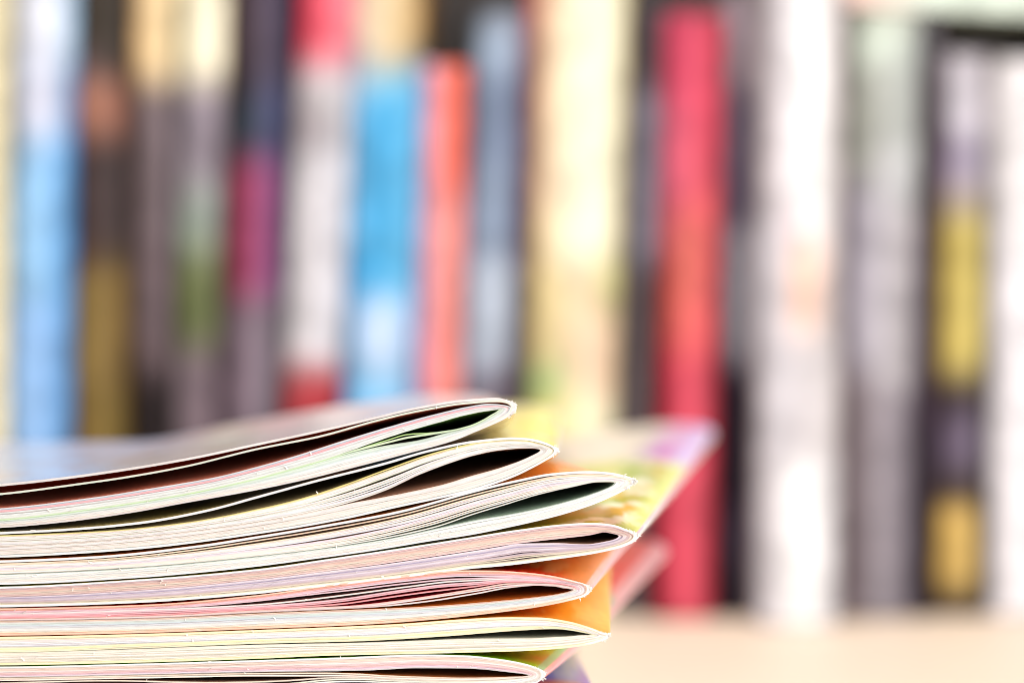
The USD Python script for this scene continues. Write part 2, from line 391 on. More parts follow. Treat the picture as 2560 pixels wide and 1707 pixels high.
magazine('topmost magazine of the stack, raised glossy pale cover over a long black gap',
         (1292, 1018), (1246, 1023),
         [(1, T1, shift(T1, 6.5)), (1, shift(S1, 0), shift(S1, 5)), (10, U1, L1)],
         [(1, B1, shift(B1, -6)), (9, shift(B1, -6.2), H1), (1, shift(H1, -1), shift(G1, -1)), (1, shift(G1, 0), shift(G1, -2.5))][:3] + [(1, shift(G1, 2.6), G1)],
         0.165, (1224, 0), (553, 620), (388, 448), cover1, lin((150, 80, 60)),
         E((0, (235, 225, 210)), (.2, (225, 235, 228)), (.3, (165, 195, 205)), (.36, (240, 180, 175)), (.44, (238, 160, 155)), (.52, (234, 240, 232)), (1, (236, 242, 234))),
         E((0, (244, 242, 232)), (.2, (242, 238, 224)), (.5, (226, 240, 234)), (.8, (214, 232, 208)), (1, (176, 218, 116))),
         lambda k, n: lin((240, 170, 140)) if k < 3 else (lin((110, 170, 60)) if k == n - 1 else lin((215, 205, 195))), 1, cap_t=4.6)
# 2
T2 = [(1390, 1118), (1376, 1111), (1349, 1101), (1316, 1094.5), (1280, 1093), (1185, 1101), (1076, 1123), (953, 1158), (790, 1199), (640, 1240), (517, 1273), (354, 1303), (190, 1319), (0, 1329), (-500, 1344), (-1200, 1350)]
U2 = [(1380, 1120), (1349, 1108), (1316, 1101), (1280, 1099), (1212, 1103), (1157, 1113), (1076, 1134), (967, 1172), (858, 1212), (749, 1247), (640, 1273), (463, 1306), (272, 1326), (0, 1338), (-500, 1351), (-1200, 1357)]
L2 = [(1340, 1121), (1316, 1120), (1289, 1121), (1235, 1127), (1180, 1139), (1130, 1155), (1048, 1186), (967, 1224), (899, 1248), (800, 1274), (640, 1304), (400, 1336), (200, 1354), (0, 1364), (-500, 1375), (-1200, 1378)]
H2 = [(1335, 1136), (1289, 1156), (1235, 1174), (1180, 1189), (1103, 1212), (1021, 1230), (940, 1246), (880, 1257), (800, 1275), (640, 1305), (400, 1337), (200, 1355), (0, 1365), (-500, 1376), (-1200, 1379)]
B2 = [(1391, 1135), (1368, 1149), (1332, 1169), (1289, 1190), (1235, 1210), (1180, 1227), (1103, 1245), (994, 1268), (858, 1298), (640, 1335), (327, 1374), (0, 1393), (-500, 1402), (-1200, 1405)]
magazine('second magazine from the top, pale yellow cover with a wide dark gap in its fold',
         (1396, 1126), (1351, 1125),
         [(1, T2, shift(T2, 6)), (13, U2, L2)], [(1, B2, shift(B2, -6)), (13, shift(B2, -6.4), H2)],
         0.206, (1458, 0), (622, 692), (455, 520), cover2, lin((120, 90, 50)),
         E((0, (240, 225, 120)), (.12, (245, 226, 150)), (.25, (246, 240, 232)), (.6, (244, 238, 234)), (1, (240, 236, 236))),
         E((0, (240, 236, 224)), (.5, (246, 240, 234)), (.8, (242, 234, 234)), (1, (244, 236, 228))),
         lambda k, n: lin((214, 170, 140)) if k > n - 2 else lin((225, 205, 150)), 2)
# 3
T3 = [(1583, 1196), (1561, 1188), (1520, 1180), (1466, 1177), (1384, 1182), (1283, 1201), (1180, 1226), (994, 1277), (831, 1308), (640, 1340), (490, 1363), (245, 1389), (0, 1400), (-500, 1410), (-1200, 1412)]
S3 = [(1575, 1198), (1520, 1186.5), (1466, 1183.5), (1400, 1187), (1330, 1199), (1283, 1210), (1180, 1235), (994, 1286), (831, 1318), (640, 1349), (490, 1371), (245, 1396), (0, 1406.5), (-500, 1416), (-1200, 1418)]
U3 = [(1570, 1199), (1520, 1190), (1466, 1187), (1400, 1191), (1330, 1204), (1283, 1216), (1180, 1243), (994, 1295), (831, 1328), (640, 1358), (490, 1378), (245, 1401), (0, 1410.5), (-500, 1420), (-1200, 1422)]
L3 = [(1520, 1204.5), (1493, 1205), (1425, 1218), (1343, 1237), (1262, 1262), (1180, 1287), (1089, 1318), (960, 1346), (800, 1371), (640, 1390), (400, 1413), (200, 1426), (0, 1434), (-500, 1442), (-1200, 1444)]
H3 = [(1507, 1224), (1452, 1243), (1370, 1265), (1275, 1285), (1180, 1301), (1089, 1321), (960, 1348), (800, 1372), (640, 1391), (400, 1414), (200, 1427), (0, 1435), (-500, 1443), (-1200, 1445)]
B3 = [(1586, 1209), (1572, 1219), (1534, 1239), (1480, 1262), (1398, 1288), (1289, 1314), (1180, 1336), (1076, 1352), (912, 1379), (776, 1398), (640, 1416), (354, 1443), (0, 1461), (-500, 1468), (-1200, 1470)]
magazine('third magazine from the top, orange cover and frayed white fold above the leafy cover',
         (1592, 1203), (1536, 1206),
         [(1, T3, shift(T3, 6)), (1, S3, shift(S3, 4)), (11, U3, L3)], [(1, B3, shift(B3, -6)), (12, shift(B3, -6.4), H3)],
         0.206, (1190, 0), (694, 757), (527, 600), cover3, lin((190, 130, 70)),
         E((0, (246, 220, 180)), (.1, (240, 214, 170)), (.3, (246, 240, 232)), (.55, (240, 234, 234)), (.62, (196, 192, 212)), (.7, (246, 234, 222)), (1, (240, 244, 238))),
         E((0, (242, 238, 224)), (.4, (240, 240, 234)), (.7, (228, 238, 234)), (1, (226, 238, 228))),
         lambda k, n: lin((190, 210, 190)) if k > n - 2 else lin((225, 195, 165)), 3, fray=22, nose_fray=60)
# 4
T4 = [(1593, 1332), (1568, 1323), (1528, 1310), (1473, 1306), (1405, 1310), (1296, 1323.5), (1160, 1345), (994, 1371), (831, 1395), (640, 1422), (354, 1447), (0, 1466), (-500, 1473), (-1200, 1474)]
L4 = [(1530, 1333), (1511, 1330), (1473, 1337), (1378, 1348), (1269, 1361), (1201, 1372), (1090, 1389), (960, 1408), (800, 1429), (640, 1448), (354, 1474), (0, 1491), (-500, 1497), (-1200, 1499)]
H4 = [(1514, 1353), (1460, 1360), (1391, 1357), (1296, 1358.5), (1250, 1366), (1201, 1374), (1090, 1391), (960, 1410), (800, 1430), (640, 1449), (354, 1475), (0, 1492), (-500, 1498), (-1200, 1500)]
B4 = [(1593, 1347), (1585, 1354), (1555, 1367), (1487, 1383), (1378, 1399), (1269, 1413), (1160, 1423), (1103, 1431), (912, 1455), (776, 1469), (640, 1484), (327, 1507), (0, 1517), (-500, 1522), (-1200, 1523)]
magazine('fourth magazine from the top, longest one, yellow and lilac leafy cover reaching far back',
         (1598, 1339), (1547, 1339),
         [(1, T4, shift(T4, 5)), (15, shift(T4, 5.6), L4)], [(1, B4, shift(B4, -6)), (15, shift(B4, -6.2), H4)],
         0.297, (2150, 0), (758, 812), (605, 698), cover4, lin((150, 60, 110)),
         E((0, (200, 150, 185)), (.12, (222, 176, 170)), (.3, (238, 205, 190)), (.6, (238, 222, 196)), (1, (236, 208, 200))),
         E((0, (248, 226, 150)), (.15, (245, 228, 195)), (.4, (228, 214, 216)), (.75, (216, 208, 218)), (1, (222, 214, 222))),
         lambda k, n: lin((190, 150, 120)) if k > n - 2 else lin((205, 170, 200)), 4, cap_t=2.3, steps=60)
# 5
T5 = [(1474, 1464), (1465, 1460), (1432, 1450), (1378, 1438), (1323, 1431), (1242, 1426), (1160, 1425), (1021, 1437), (831, 1460), (640, 1487), (354, 1511), (0, 1520), (-500, 1525), (-1200, 1526)]
P5 = [(1440, 1461), (1378, 1452), (1280, 1445), (1130, 1449), (1021, 1459), (885, 1475), (750, 1490), (640, 1503), (450, 1518), (0, 1532), (-500, 1536), (-1200, 1537)]
Q5 = [(1440, 1461.5), (1378, 1452.5), (1280, 1445.5), (1130, 1451), (1021, 1464), (885, 1482), (750, 1499), (640, 1509.5), (560, 1514), (450, 1519), (0, 1532.5), (-500, 1536.5), (-1200, 1537.5)]
R5 = [(1420, 1463), (1350, 1456), (1280, 1455), (1185, 1467), (1075, 1480), (994, 1491), (912, 1503), (871, 1509), (800, 1515), (640, 1524), (400, 1537), (0, 1545), (-500, 1548), (-1200, 1549)]
V5 = [(1420, 1464), (1350, 1457), (1280, 1456.5), (1185, 1470.5), (1075, 1488), (994, 1500), (912, 1510), (871, 1513.5), (800, 1516.5), (640, 1524.5), (400, 1537.5), (0, 1545.5), (-500, 1548.5), (-1200, 1549.5)]
L5 = [(1410, 1470), (1391, 1466), (1337, 1463.5), (1269, 1470), (1201, 1483), (1160, 1490), (1100, 1500), (1021, 1510), (940, 1517), (871, 1521), (760, 1526), (640, 1531), (354, 1545), (0, 1551), (-500, 1553), (-1200, 1554)]
H5 = [(1415, 1480), (1391, 1485), (1323, 1494), (1242, 1502), (1160, 1509), (1090, 1514), (1021, 1518), (940, 1521.5), (871, 1524), (760, 1528), (640, 1533), (354, 1546), (0, 1552), (-500, 1554), (-1200, 1555)]
B5 = [(1474, 1481), (1462, 1490), (1432, 1499), (1378, 1511), (1296, 1524), (1160, 1540), (1103, 1546), (912, 1560), (640, 1571), (327, 1582), (0, 1588), (-500, 1591), (-1200, 1592)]
magazine('fifth magazine from the top, glossy red and orange cover with a worn pink spine',
         (1479, 1472), (1431, 1473),
         [(1, T5, shift(T5, 4)), (4, shift(T5, 4.4), P5), (4, Q5, R5), (3, V5, L5)], [(1, B5, shift(B5, -6)), (11, shift(B5, -6.5), H5)],
         0.206, (1895, 0), (813, 882), (706, 806), cover5, lin((220, 130, 100)),
         E((0, (240, 170, 140)), (.2, (240, 188, 190)), (.38, (240, 205, 210)), (.45, (240, 230, 220)), (.6, (238, 180, 190)), (.7, (236, 120, 140)), (.78, (235, 190, 195)), (1, (225, 215, 205))),
         E((0, (248, 232, 195)), (.3, (240, 238, 228)), (.6, (206, 220, 226)), (.85, (214, 222, 220)), (1, (244, 200, 140))),
         lambda k, n: lin((226, 130, 40)) if k > n - 2 else (lin((205, 30, 50)) if 7 < k < 11 else lin((200, 150, 140))), 5, cap_t=3.4, cover_edge=lin((240, 190, 165)))
# 6
T6 = [(1520, 1583), (1508, 1580), (1473, 1567), (1419, 1552), (1350, 1543), (1269, 1542), (1160, 1547), (994, 1559), (640, 1574), (300, 1585), (0, 1591), (-500, 1594), (-1200, 1595)]
L6 = [(1450, 1579), (1432, 1575.5), (1378, 1571), (1323, 1573.5), (1242, 1579), (1160, 1586), (1103, 1590), (912, 1601), (640, 1608), (300, 1621), (0, 1630), (-500, 1633), (-1200, 1634)]
H6 = [(1450, 1587), (1432, 1589), (1378, 1592), (1323, 1594.5), (1242, 1595), (1160, 1596), (1103, 1598), (912, 1605), (640, 1610.5), (300, 1622.5), (0, 1631), (-500, 1634), (-1200, 1635)]
B6 = [(1521, 1594), (1510, 1600), (1487, 1607), (1432, 1617), (1323, 1626), (1160, 1631), (1048, 1634), (831, 1638), (640, 1646), (327, 1656), (0, 1662), (-500, 1664), (-1200, 1665)]
magazine('sixth magazine from the top, orange and yellow cover, fold standing out at the right',
         (1526, 1588), (1479, 1586),
         [(1, T6, shift(T6, 6)), (10, shift(T6, 6.5), L6)], [(1, B6, shift(B6, -6)), (10, shift(B6, -6.5), H6)],
         0.206, (1648, 0), (883, 956), (836, 925), cover6, lin((235, 160, 60)),
         E((0, (250, 230, 140)), (.2, (244, 230, 224)), (.4, (244, 244, 242)), (.58, (212, 222, 232)), (.72, (250, 242, 176)), (.85, (248, 242, 200)), (1, (240, 228, 190))),
         E((0, (246, 240, 216)), (.5, (244, 240, 228)), (1, (238, 232, 214))),
         lambda k, n: lin((200, 200, 180)) if k > n - 2 else lin((230, 210, 170)), 6, cap_t=3.4, cover_edge=lin((250, 236, 190)))
# 7
T7 = [(1360, 1676), (1350, 1671), (1310, 1657), (1242, 1645), (1160, 1637), (1048, 1635), (858, 1642), (640, 1649), (327, 1658), (0, 1665), (-500, 1667), (-1200, 1668)]
L7 = [(1295, 1682), (1269, 1679), (1201, 1672), (1160, 1670), (1048, 1669), (912, 1675), (640, 1679), (327, 1686), (0, 1692), (-500, 1694), (-1200, 1695)]
H7 = [(1295, 1690), (1269, 1691), (1160, 1693), (1076, 1691), (967, 1687), (885, 1682), (800, 1680), (640, 1681), (327, 1687), (0, 1693), (-500, 1695), (-1200, 1696)]
B7 = [(1360, 1693), (1352, 1700), (1325, 1712), (1250, 1725), (1100, 1735), (900, 1741), (640, 1746), (327, 1752), (0, 1758), (-500, 1760), (-1200, 1761)]
magazine('seventh magazine from the top, green cover turning pink where it sticks out behind',
         (1365, 1684), (1321, 1687),
         [(1, T7, shift(T7, 5)), (10, shift(T7, 5.5), L7)], [(1, B7, shift(B7, -6)), (10, shift(B7, -6.5), H7)],
         0.206, (1862, 0), (957, 1050), (955, 1060), cover7, lin((225, 140, 110)),
         E((0, (236, 160, 150)), (.2, (240, 220, 205)), (.45, (245, 232, 222)), (.65, (236, 190, 200)), (.8, (238, 205, 212)), (1, (216, 222, 212))),
         E((0, (238, 238, 228)), (.5, (232, 240, 236)), (1, (240, 220, 190))),
         lambda k, n: lin((200, 130, 70)) if k > n - 2 else lin((190, 150, 130)), 7, cap_t=3.6)

def plain(label, top_left, top_right, th, nx, bx, cover, seed, bl, br, group=None, fine=False):
    nose = (nx, (top_right + top_right + th) / 2 + 4); tip = (nx - 45, nose[1] + 1)
    Tt = [(nx - 12, nose[1] - 18), (nx - 40, top_right + 20), (nx - 120, top_right + 4), (nx - 280, top_right), (640, (top_left + top_right) / 2), (0, top_left), (-1200, top_left + 2)]
    Bt = [(nx - 12, nose[1] + 18), (nx - 40, top_right + th - 20), (nx - 120, top_right + th - 6), (nx - 280, top_right + th), (640, (top_left + top_right) / 2 + th), (0, top_left + th), (-1200, top_left + th + 2)]
    Lt = [(nx - 80, nose[1] - 6), (nx - 200, nose[1] - 9), (nx - 500, nose[1] - 1), (0, top_left + th / 2 - 1), (-1200, top_left + th / 2)]
    Ht = [(nx - 80, nose[1] + 5), (nx - 200, nose[1] + 7), (nx - 500, nose[1] + 1), (0, top_left + th / 2), (-1200, top_left + th / 2 + 1)]
    pale = E((0, (240, 230, 220)), (1, (232, 228, 222)))
    return magazine(label, nose, tip, [(1, Tt, shift(Tt, 6)), (7, shift(Tt, 6.5), Lt)], [(1, Bt, shift(Bt, -6)), (7, shift(Bt, -6.5), Ht)],
                    0.206, (bx, 0), bl, br, cover, lin((200, 180, 170)), pale, pale, lambda k, n: lin((200, 190, 180)), seed, cap_t=7.0, fine=fine, fray=0, group=group)

plain('eighth magazine from the top, lilac cover with a red band', 1763, 1752, 95, 1530, 1375, cover8, 8, (1053, 1150), (1066, 1152), fine=True)

# ------------------------------------------------------------------ the rest of the stack, below the picture
ys = np.linspace(1858, 2733 + 65, 8)
hues = [(226, 226, 214), (90, 130, 190), (238, 200, 96), (200, 92, 96), (180, 205, 190), (232, 222, 208), (96, 92, 110)]
tones = ['cream', 'blue', 'yellow', 'red', 'pale green', 'off white', 'dark grey']
order = ['ninth', 'tenth', 'eleventh', 'twelfth', 'thirteenth', 'fourteenth', 'lowest']
for i in range(7):
    th = ys[1] - ys[0] - 3
    hue = lin(hues[i])
    z0 = ys[i] - 707
    nx = 1455 + [0, 30, -20, 25, -35, 10, 0][i]
    plain(f'{order[i]} magazine of the stack, {tones[i]} cover, low down near the table', ys[i], ys[i], th, nx, nx + [60, -80, 40, 90, -30, 20, 0][i],
          (lambda hue: lambda d, t_, top: np.broadcast_to(hue, d.shape + (3,)) * 1.0)(hue), 20 + i, (z0 - 0, z0 + th), (z0, z0 + th))

# ------------------------------------------------------------------ the row of books behind
BS = 0.11 / 2352 * 2.5              # metres per unit at the book row
BY = 0.62                           # where the spines stand
def bxm(x): return (x - 1176) * BS
def bzm(y): return EYE - (y - 650) * BS
ROW = 'books standing in the blurred row'

def book(label, x0, x1, lean, ytop, cols, depth=0.135, dy=0.0, round_=0.10, cat='book', pages=(222, 214, 200)):
    """x0, x1 at the foot; lean: shift of the head to the right; cols: (position across, [(height, colour)...])"""
    X0, X1 = bxm(x0), bxm(x1); w = X1 - X0; H = bzm(ytop) - TZ
    ang = math.degrees(math.atan2(lean * BS, (1390 - 60) * BS))
    px = X1 if ang > 0 else X0
    b = thing('book', label, cat, ROW, loc=(px, BY + dy, TZ + 0.0005 + abs(math.sin(math.radians(ang))) * 0.0004), roty=ang)
    L = X0 - px; R = X1 - px
    zs = np.linspace(0, H, 64)
    yv = 650 - (zs + TZ - EYE) / BS
    nf = 9
    f = np.linspace(0, 1, nf)
    arc = 1 - (2 * f - 1) ** 2
    r0 = min(0.0016, w * 0.2)
    out = [(L, depth)] + [(L, 0.004 + r0)] + [(L + w * q, round_ * w * (1 - a_) + 0.0002) for q, a_ in zip(f, arc)] + [(R, 0.004 + r0), (R, depth)]
    tb = 0.0011 if w > 0.006 else 0.0007
    inn = [(L + tb, depth)] + [(L + tb, 0.004 + r0)] + [(L + tb + (w - 2 * tb) * q, round_ * w * (1 - a_) + 0.0002 + tb) for q, a_ in zip(f, arc)] + [(R - tb, 0.004 + r0), (R - tb, depth)]
    out, inn = np.array(out), np.array(inn); n = len(out)
    fx = np.clip((out[:, 0] - L) / w, 0, 1)
    cf = np.array([c[0] for c in cols])
    tabs = []
    for _, st in cols:
        st = sorted(st, key=lambda s: s[0])
        hs, cs = [], []
        for i, (h_, c_) in enumerate(st):
            if i: hs.append(h_ - 42); cs.append(st[i - 1][1])
            hs.append(h_ + (42 if i else 0)); cs.append(c_)
        hs = np.maximum.accumulate(np.array(hs, float) + np.arange(len(hs)) * 1e-3)
        tabs.append(np.stack([np.interp(yv, hs, [lin(c)[k] for c in cs]) for k in range(3)], 1))
    tabs = np.array(tabs)                                  # columns, heights, 3
    def across(x):
        i = np.clip(np.searchsorted(cf, x) - 1, 0, max(len(cf) - 2, 0))
        if len(cf) == 1: return tabs[0]
        t_ = np.clip((x - cf[i]) / (cf[i + 1] - cf[i]), 0, 1)
        return tabs[i] * (1 - t_) + tabs[i + 1] * t_
    col = np.stack([across(x) for x in fx], 1)
    col = col * 0.9 + col.mean(-1, keepdims=True) * 0.1
    g = lambda prof: np.stack([np.broadcast_to(prof[:, 0], (len(zs), n)), np.broadcast_to(prof[:, 1], (len(zs), n)), np.broadcast_to(zs[:, None], (len(zs), n))], -1)
    O, I = g(out), g(inn)
    edge = lambda a_, c_: (a_, c_)
    rim = np.array(lin((200, 190, 182)))
    patches = [(O, np.minimum(BOOK_GAIN * col ** 1.46, 0.86)), (I[:, ::-1], rim), (np.stack([O[-1], I[-1]]), np.minimum(BOOK_GAIN * col[-1] ** 1.46, .86)), (np.stack([I[0], O[0]]), rim),
               (np.stack([O[:, 0], I[:, 0]]), rim), (np.stack([I[:, -1], O[:, -1]]), rim)]
    part(b, 'cover', patches, BOARD)
    k = 0.0003
    pb = np.array([(L + tb + k, depth - 0.003), (L + tb + k, 0.006 + round_ * w), (R - tb - k, 0.006 + round_ * w), (R - tb - k, depth - 0.003), (L + tb + k, depth - 0.003)])
    zz = np.array([0.0015, H - 0.003])
    side = np.stack([np.broadcast_to(pb[:, 0], (2, 5)), np.broadcast_to(pb[:, 1], (2, 5)), np.broadcast_to(zz[:, None], (2, 5))], -1)
    topg = np.array([[[*pb[1], zz[1]], [*pb[0], zz[1]]], [[*pb[2], zz[1]], [*pb[3], zz[1]]]])
    botg = np.array([[[*pb[1], zz[0]], [*pb[2], zz[0]]], [[*pb[0], zz[0]], [*pb[3], zz[0]]]])
    part(b, 'page_block', [(side[:, ::-1], lin(pages)), (topg[::-1], lin(pages)), (botg, lin(pages))], BLOCK)
    return b

BOOK_GAIN = 0.90
c_ = lambda *st: list(st)
TOPB = -120
book('narrow cream book at the far left end of the row', -70, 6, 6, TOPB, [(0, c_((0, (255, 244, 212))))])
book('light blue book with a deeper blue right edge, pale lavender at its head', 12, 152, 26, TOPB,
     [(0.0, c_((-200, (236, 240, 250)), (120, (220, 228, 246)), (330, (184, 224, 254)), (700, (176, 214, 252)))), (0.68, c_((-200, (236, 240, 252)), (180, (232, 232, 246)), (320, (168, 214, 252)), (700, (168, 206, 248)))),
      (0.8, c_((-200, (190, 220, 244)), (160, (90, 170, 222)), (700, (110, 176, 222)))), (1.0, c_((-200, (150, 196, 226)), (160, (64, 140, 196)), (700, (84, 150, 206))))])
book('dark brown book with a salmon patch near its head and an olive gold foot', 160, 290, 8, TOPB,
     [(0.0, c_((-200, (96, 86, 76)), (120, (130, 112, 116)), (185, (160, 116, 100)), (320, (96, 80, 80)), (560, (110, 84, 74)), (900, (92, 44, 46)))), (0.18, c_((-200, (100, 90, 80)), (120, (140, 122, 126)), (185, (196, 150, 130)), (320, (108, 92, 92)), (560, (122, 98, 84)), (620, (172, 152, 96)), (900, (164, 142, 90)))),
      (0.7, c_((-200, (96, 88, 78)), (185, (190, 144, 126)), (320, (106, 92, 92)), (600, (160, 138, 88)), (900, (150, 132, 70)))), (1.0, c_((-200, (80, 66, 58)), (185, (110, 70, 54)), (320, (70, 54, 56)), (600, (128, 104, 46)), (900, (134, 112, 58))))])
book('dark lilac grey book with a black foot, beside the olive gold one', 296, 386, 6, TOPB,
     [(0.0, c_((-200, (150, 120, 80)), (30, (214, 176, 124)), (195, (96, 78, 74)), (560, (100, 82, 84)), (870, (54, 36, 40)))), (0.45, c_((-200, (250, 226, 184)), (195, (150, 136, 140)), (560, (142, 128, 132)), (800, (120, 104, 106)), (870, (56, 38, 42)))), (1.0, c_((-200, (255, 240, 204)), (195, (160, 148, 156)), (560, (146, 130, 138)), (870, (66, 46, 50))))])
book('grey book with a bright cream head and a mint to olive green band', 390, 492, 26, TOPB,
     [(0.0, c_((-200, (254, 244, 214)), (195, (168, 158, 166)), (400, (172, 166, 170)), (480, (168, 178, 168)), (600, (140, 148, 110)), (800, (146, 134, 140)))), (0.7, c_((-200, (255, 250, 232)), (195, (176, 168, 180)), (430, (176, 190, 182)), (560, (152, 160, 124)), (620, (134, 144, 100)), (800, (156, 140, 150)))),
      (1.0, c_((-200, (250, 238, 210)), (195, (140, 126, 134)), (600, (120, 120, 96)), (800, (110, 94, 104))))])
book('dark slate book with a magenta band at mid height and a grey foot', 494, 620, 34, TOPB,
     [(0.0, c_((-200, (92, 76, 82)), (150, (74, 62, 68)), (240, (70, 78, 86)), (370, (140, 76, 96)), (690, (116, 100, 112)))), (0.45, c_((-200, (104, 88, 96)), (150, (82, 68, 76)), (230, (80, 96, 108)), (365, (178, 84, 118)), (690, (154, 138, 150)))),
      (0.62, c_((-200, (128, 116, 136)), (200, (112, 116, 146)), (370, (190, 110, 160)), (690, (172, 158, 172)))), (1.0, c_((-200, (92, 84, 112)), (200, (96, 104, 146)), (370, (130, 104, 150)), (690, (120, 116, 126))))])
book('white leaning book with a pink head and a red foot', 626, 756, 58, TOPB,
     [(0.0, c_((-200, (214, 84, 112)), (150, (186, 178, 186)), (350, (205, 202, 208)), (840, (170, 120, 126)), (890, (180, 100, 108)))), (0.4, c_((-200, (250, 120, 140)), (150, (220, 214, 216)), (290, (176, 168, 172)), (330, (226, 224, 228)), (850, (206, 86, 96)))),
      (1.0, c_((-200, (244, 170, 182)), (150, (206, 208, 216)), (330, (220, 222, 232)), (850, (186, 60, 76))))])
book('bright blue book with a cream head and a pale oval near its foot', 772, 926, 44, TOPB,
     [(0.0, c_((-200, (230, 214, 200)), (110, (200, 206, 226)), (220, (150, 206, 240)), (600, (80, 172, 220)), (900, (120, 190, 236)))), (0.35, c_((-200, (240, 224, 194)), (165, (150, 214, 240)), (220, (88, 190, 236)), (690, (214, 230, 252)), (860, (160, 214, 248)))),
      (0.7, c_((-200, (240, 218, 176)), (165, (140, 208, 240)), (200, (112, 200, 240)), (690, (206, 226, 250)), (860, (160, 214, 248)))), (1.0, c_((-200, (196, 160, 96)), (130, (70, 150, 190)), (200, (130, 204, 240)), (700, (170, 210, 244))))])
book('low orange book with lilac pink edges, shorter than its neighbours', 936, 1046, 34, 155,
     [(0.0, c_((0, (196, 186, 226)), (600, (196, 186, 226)))), (0.3, c_((0, (240, 190, 200)), (600, (226, 178, 196)))), (0.42, c_((0, (252, 140, 118)), (460, (252, 168, 154)), (760, (252, 140, 118)))), (0.72, c_((0, (252, 150, 130)), (460, (252, 176, 164)))), (1.0, c_((0, (214, 92, 84)), (420, (216, 158, 172))))])
book('slate blue grey book with a pale label at its head and a paler foot', 1050, 1170, 40, 32,
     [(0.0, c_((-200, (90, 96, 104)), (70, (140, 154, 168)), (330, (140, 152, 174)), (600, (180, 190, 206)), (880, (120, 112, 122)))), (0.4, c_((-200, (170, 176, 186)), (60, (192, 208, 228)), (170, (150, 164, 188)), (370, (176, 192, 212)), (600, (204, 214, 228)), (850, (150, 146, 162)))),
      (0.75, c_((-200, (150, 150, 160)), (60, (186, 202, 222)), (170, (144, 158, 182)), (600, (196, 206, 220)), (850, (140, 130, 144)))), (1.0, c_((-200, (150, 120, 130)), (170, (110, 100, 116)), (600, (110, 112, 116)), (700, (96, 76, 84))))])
book('thin maroon book squeezed between the slate book and the thick cream book', 1172, 1192, 42, -40, [(0, c_((-200, (226, 140, 140)), (60, (170, 96, 108)), (300, (142, 84, 100)), (640, (104, 80, 86))))], round_=0.2)
book('thick pale cream book with a peach and green lower half', 1194, 1402, 42, TOPB,
     [(0.0, c_((-200, (236, 206, 170)), (500, (226, 206, 150)), (860, (160, 190, 140)), (930, (240, 228, 160)))), (0.3, c_((-200, (250, 238, 214)), (620, (244, 232, 190)), (850, (180, 208, 150)), (910, (246, 236, 170)))), (0.6, c_((-200, (255, 252, 232)), (620, (241, 220, 197)), (930, (250, 246, 214)))),
      (0.85, c_((-200, (254, 250, 226)), (600, (222, 224, 170)), (720, (244, 218, 194)), (930, (252, 250, 226)))), (1.0, c_((-200, (206, 192, 140)), (700, (200, 190, 150))))])
book('dark grey brown book with a lilac streak down its upper half', 1405, 1486, 41, 18,
     [(0.0, c_((-200, (92, 78, 78)), (900, (100, 90, 90)))), (0.45, c_((-200, (112, 100, 104)), (210, (150, 146, 158)), (620, (126, 114, 118)))), (0.8, c_((-200, (136, 124, 136)), (210, (178, 182, 196)), (620, (130, 118, 122)))), (1.0, c_((-200, (130, 112, 124)), (620, (96, 84, 86))))])
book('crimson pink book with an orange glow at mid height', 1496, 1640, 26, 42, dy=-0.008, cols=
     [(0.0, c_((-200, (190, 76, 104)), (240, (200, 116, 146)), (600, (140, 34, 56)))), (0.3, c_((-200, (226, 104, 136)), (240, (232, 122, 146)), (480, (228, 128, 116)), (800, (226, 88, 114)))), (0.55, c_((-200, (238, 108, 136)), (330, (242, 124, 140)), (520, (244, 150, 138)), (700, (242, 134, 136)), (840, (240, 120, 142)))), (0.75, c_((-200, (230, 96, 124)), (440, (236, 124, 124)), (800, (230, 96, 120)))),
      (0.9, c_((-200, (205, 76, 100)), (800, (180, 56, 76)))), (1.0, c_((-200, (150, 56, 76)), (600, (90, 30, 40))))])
book('dark purple footed book with a lavender grey upper part', 1653, 1722, 14, -12,
     [(0.0, c_((-200, (210, 190, 198)), (210, (170, 150, 166)), (520, (176, 172, 184)), (830, (90, 70, 84)), (900, (62, 40, 56)))), (0.6, c_((-200, (206, 192, 200)), (210, (156, 148, 168)), (400, (140, 132, 158)), (520, (204, 202, 210)), (840, (88, 68, 92)), (1170, (128, 112, 134)), (1310, (100, 84, 100)))), (1.0, c_((-200, (196, 186, 196)), (210, (130, 124, 150)), (520, (210, 208, 216)), (840, (72, 54, 84))))])
book('wide white book with a faint peach patch in the middle', 1726, 1908, 12, TOPB, dy=-0.028, cols=
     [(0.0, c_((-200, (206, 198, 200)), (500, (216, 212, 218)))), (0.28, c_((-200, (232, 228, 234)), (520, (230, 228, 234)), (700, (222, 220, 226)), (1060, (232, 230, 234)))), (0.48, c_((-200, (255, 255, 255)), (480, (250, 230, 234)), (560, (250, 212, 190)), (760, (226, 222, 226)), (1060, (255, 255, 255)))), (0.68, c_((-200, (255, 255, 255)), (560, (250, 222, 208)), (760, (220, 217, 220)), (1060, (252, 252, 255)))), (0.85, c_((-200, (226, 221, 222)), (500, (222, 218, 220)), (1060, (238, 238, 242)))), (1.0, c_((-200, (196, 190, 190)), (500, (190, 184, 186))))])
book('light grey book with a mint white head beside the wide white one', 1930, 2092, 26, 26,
     [(0.0, c_((-200, (190, 192, 180)), (400, (170, 156, 172)), (860, (140, 122, 128)))), (0.2, c_((-200, (232, 244, 232)), (150, (192, 194, 186)), (430, (206, 202, 212)), (860, (160, 148, 152)), (1200, (150, 136, 140)))), (0.6, c_((-200, (240, 250, 240)), (150, (212, 216, 212)), (340, (226, 226, 230)), (480, (214, 210, 216)), (900, (190, 184, 192)))), (1.0, c_((-200, (200, 206, 204)), (480, (196, 192, 194)), (900, (140, 132, 142))))])
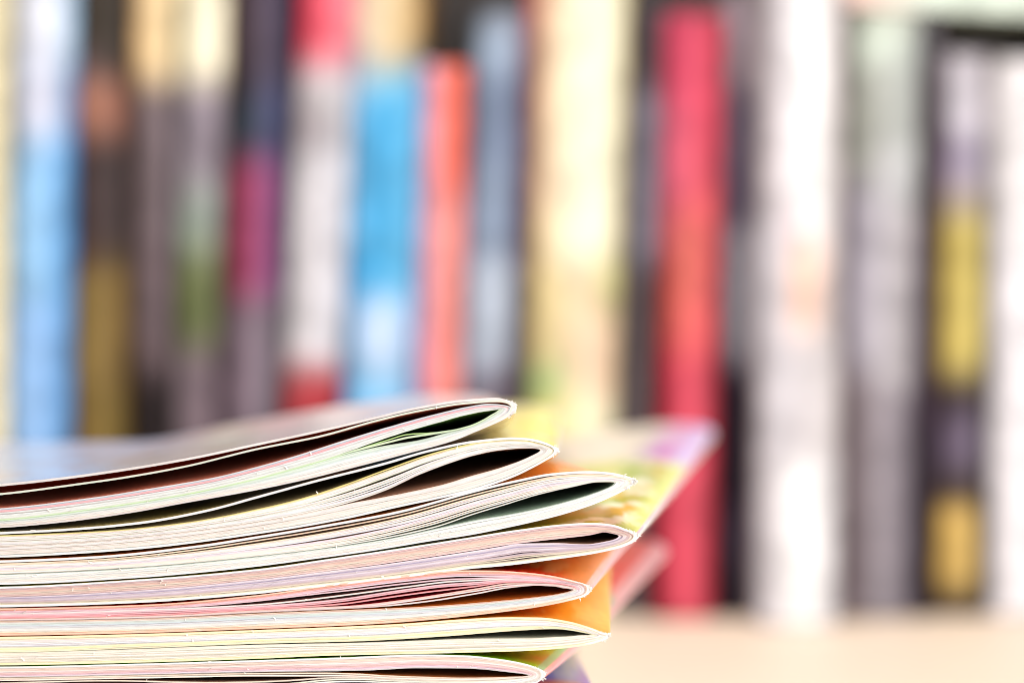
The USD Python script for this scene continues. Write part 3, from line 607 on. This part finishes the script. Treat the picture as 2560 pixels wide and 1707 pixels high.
book('thin dark plum book between the light grey and the yellow banded one', 2094, 2138, 26, 22, [(0, c_((-200, (150, 150, 156)), (150, (116, 96, 110)), (560, (112, 98, 118)), (1000, (92, 80, 96)))), (1, c_((-200, (120, 112, 120)), (150, (72, 48, 56)), (560, (80, 56, 68)), (1000, (66, 50, 62))))], round_=0.2)
book('black book with two yellow bands, lower than its neighbours', 2141, 2262, 25, 128, dy=0.004, cols=
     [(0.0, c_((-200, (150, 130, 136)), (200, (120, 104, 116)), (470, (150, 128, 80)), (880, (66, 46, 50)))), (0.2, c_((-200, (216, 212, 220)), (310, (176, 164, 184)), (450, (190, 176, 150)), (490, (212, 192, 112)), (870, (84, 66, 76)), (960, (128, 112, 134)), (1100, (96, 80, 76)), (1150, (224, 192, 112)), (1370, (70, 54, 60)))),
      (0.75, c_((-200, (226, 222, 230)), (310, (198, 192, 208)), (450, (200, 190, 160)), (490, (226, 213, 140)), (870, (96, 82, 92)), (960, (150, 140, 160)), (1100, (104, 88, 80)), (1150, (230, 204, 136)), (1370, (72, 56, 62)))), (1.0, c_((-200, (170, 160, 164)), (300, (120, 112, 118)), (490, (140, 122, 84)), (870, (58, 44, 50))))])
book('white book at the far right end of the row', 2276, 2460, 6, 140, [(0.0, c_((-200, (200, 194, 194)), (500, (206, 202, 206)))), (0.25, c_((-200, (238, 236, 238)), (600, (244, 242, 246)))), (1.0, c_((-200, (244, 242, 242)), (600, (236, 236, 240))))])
book('grey book beyond the right end of the row, mostly out of sight', 2470, 2640, 0, 20, [(0.0, c_((-200, (190, 186, 190))))])

# a thin book lying on top of the row at the right
def lying():
    x0, x1, z = bxm(1905), bxm(2700), bzm(18)
    b = thing('book', 'pale mint and pink book lying flat on top of the books at the right', 'book', loc=(x0, BY - 0.004, z + 0.001), roty=3.5)
    L, D, h, tb = x1 - x0, 0.13, 0.011, 0.0012
    g = lambda a0, b0, c0, d0: np.array([[a0, b0], [d0, c0]], float)
    def slab(zlo, zhi, y0=0.0, x_=0.0, n=12):
        xs = np.linspace(x_, L, n); ring = np.array([(y0, zlo), (D, zlo), (D, zhi), (y0, zhi), (y0, zlo)])
        G = np.stack([np.broadcast_to(xs[:, None], (n, 5)), np.broadcast_to(ring[:, 0], (n, 5)), np.broadcast_to(ring[:, 1], (n, 5))], -1)
        f = np.clip((xs / L - 0.12) / 0.12, 0, 1)[:, None, None]
        col = lin((244, 206, 194)) * (1 - f) + lin((214, 224, 208)) * f + np.zeros(G.shape)
        e0 = np.array([[G[0, 0], G[0, 1]], [G[0, 3], G[0, 2]]]); e1 = np.array([[G[-1, 0], G[-1, 3]], [G[-1, 1], G[-1, 2]]])
        return [(G, col), (e0, col[0, 0]), (e1, col[-1, 0])]
    part(b, 'cover', slab(0, tb) + slab(h - tb, h) , BOARD)
    part(b, 'spine', slab(tb, h - tb, y0=0.0)[:1], BOARD)
lying()
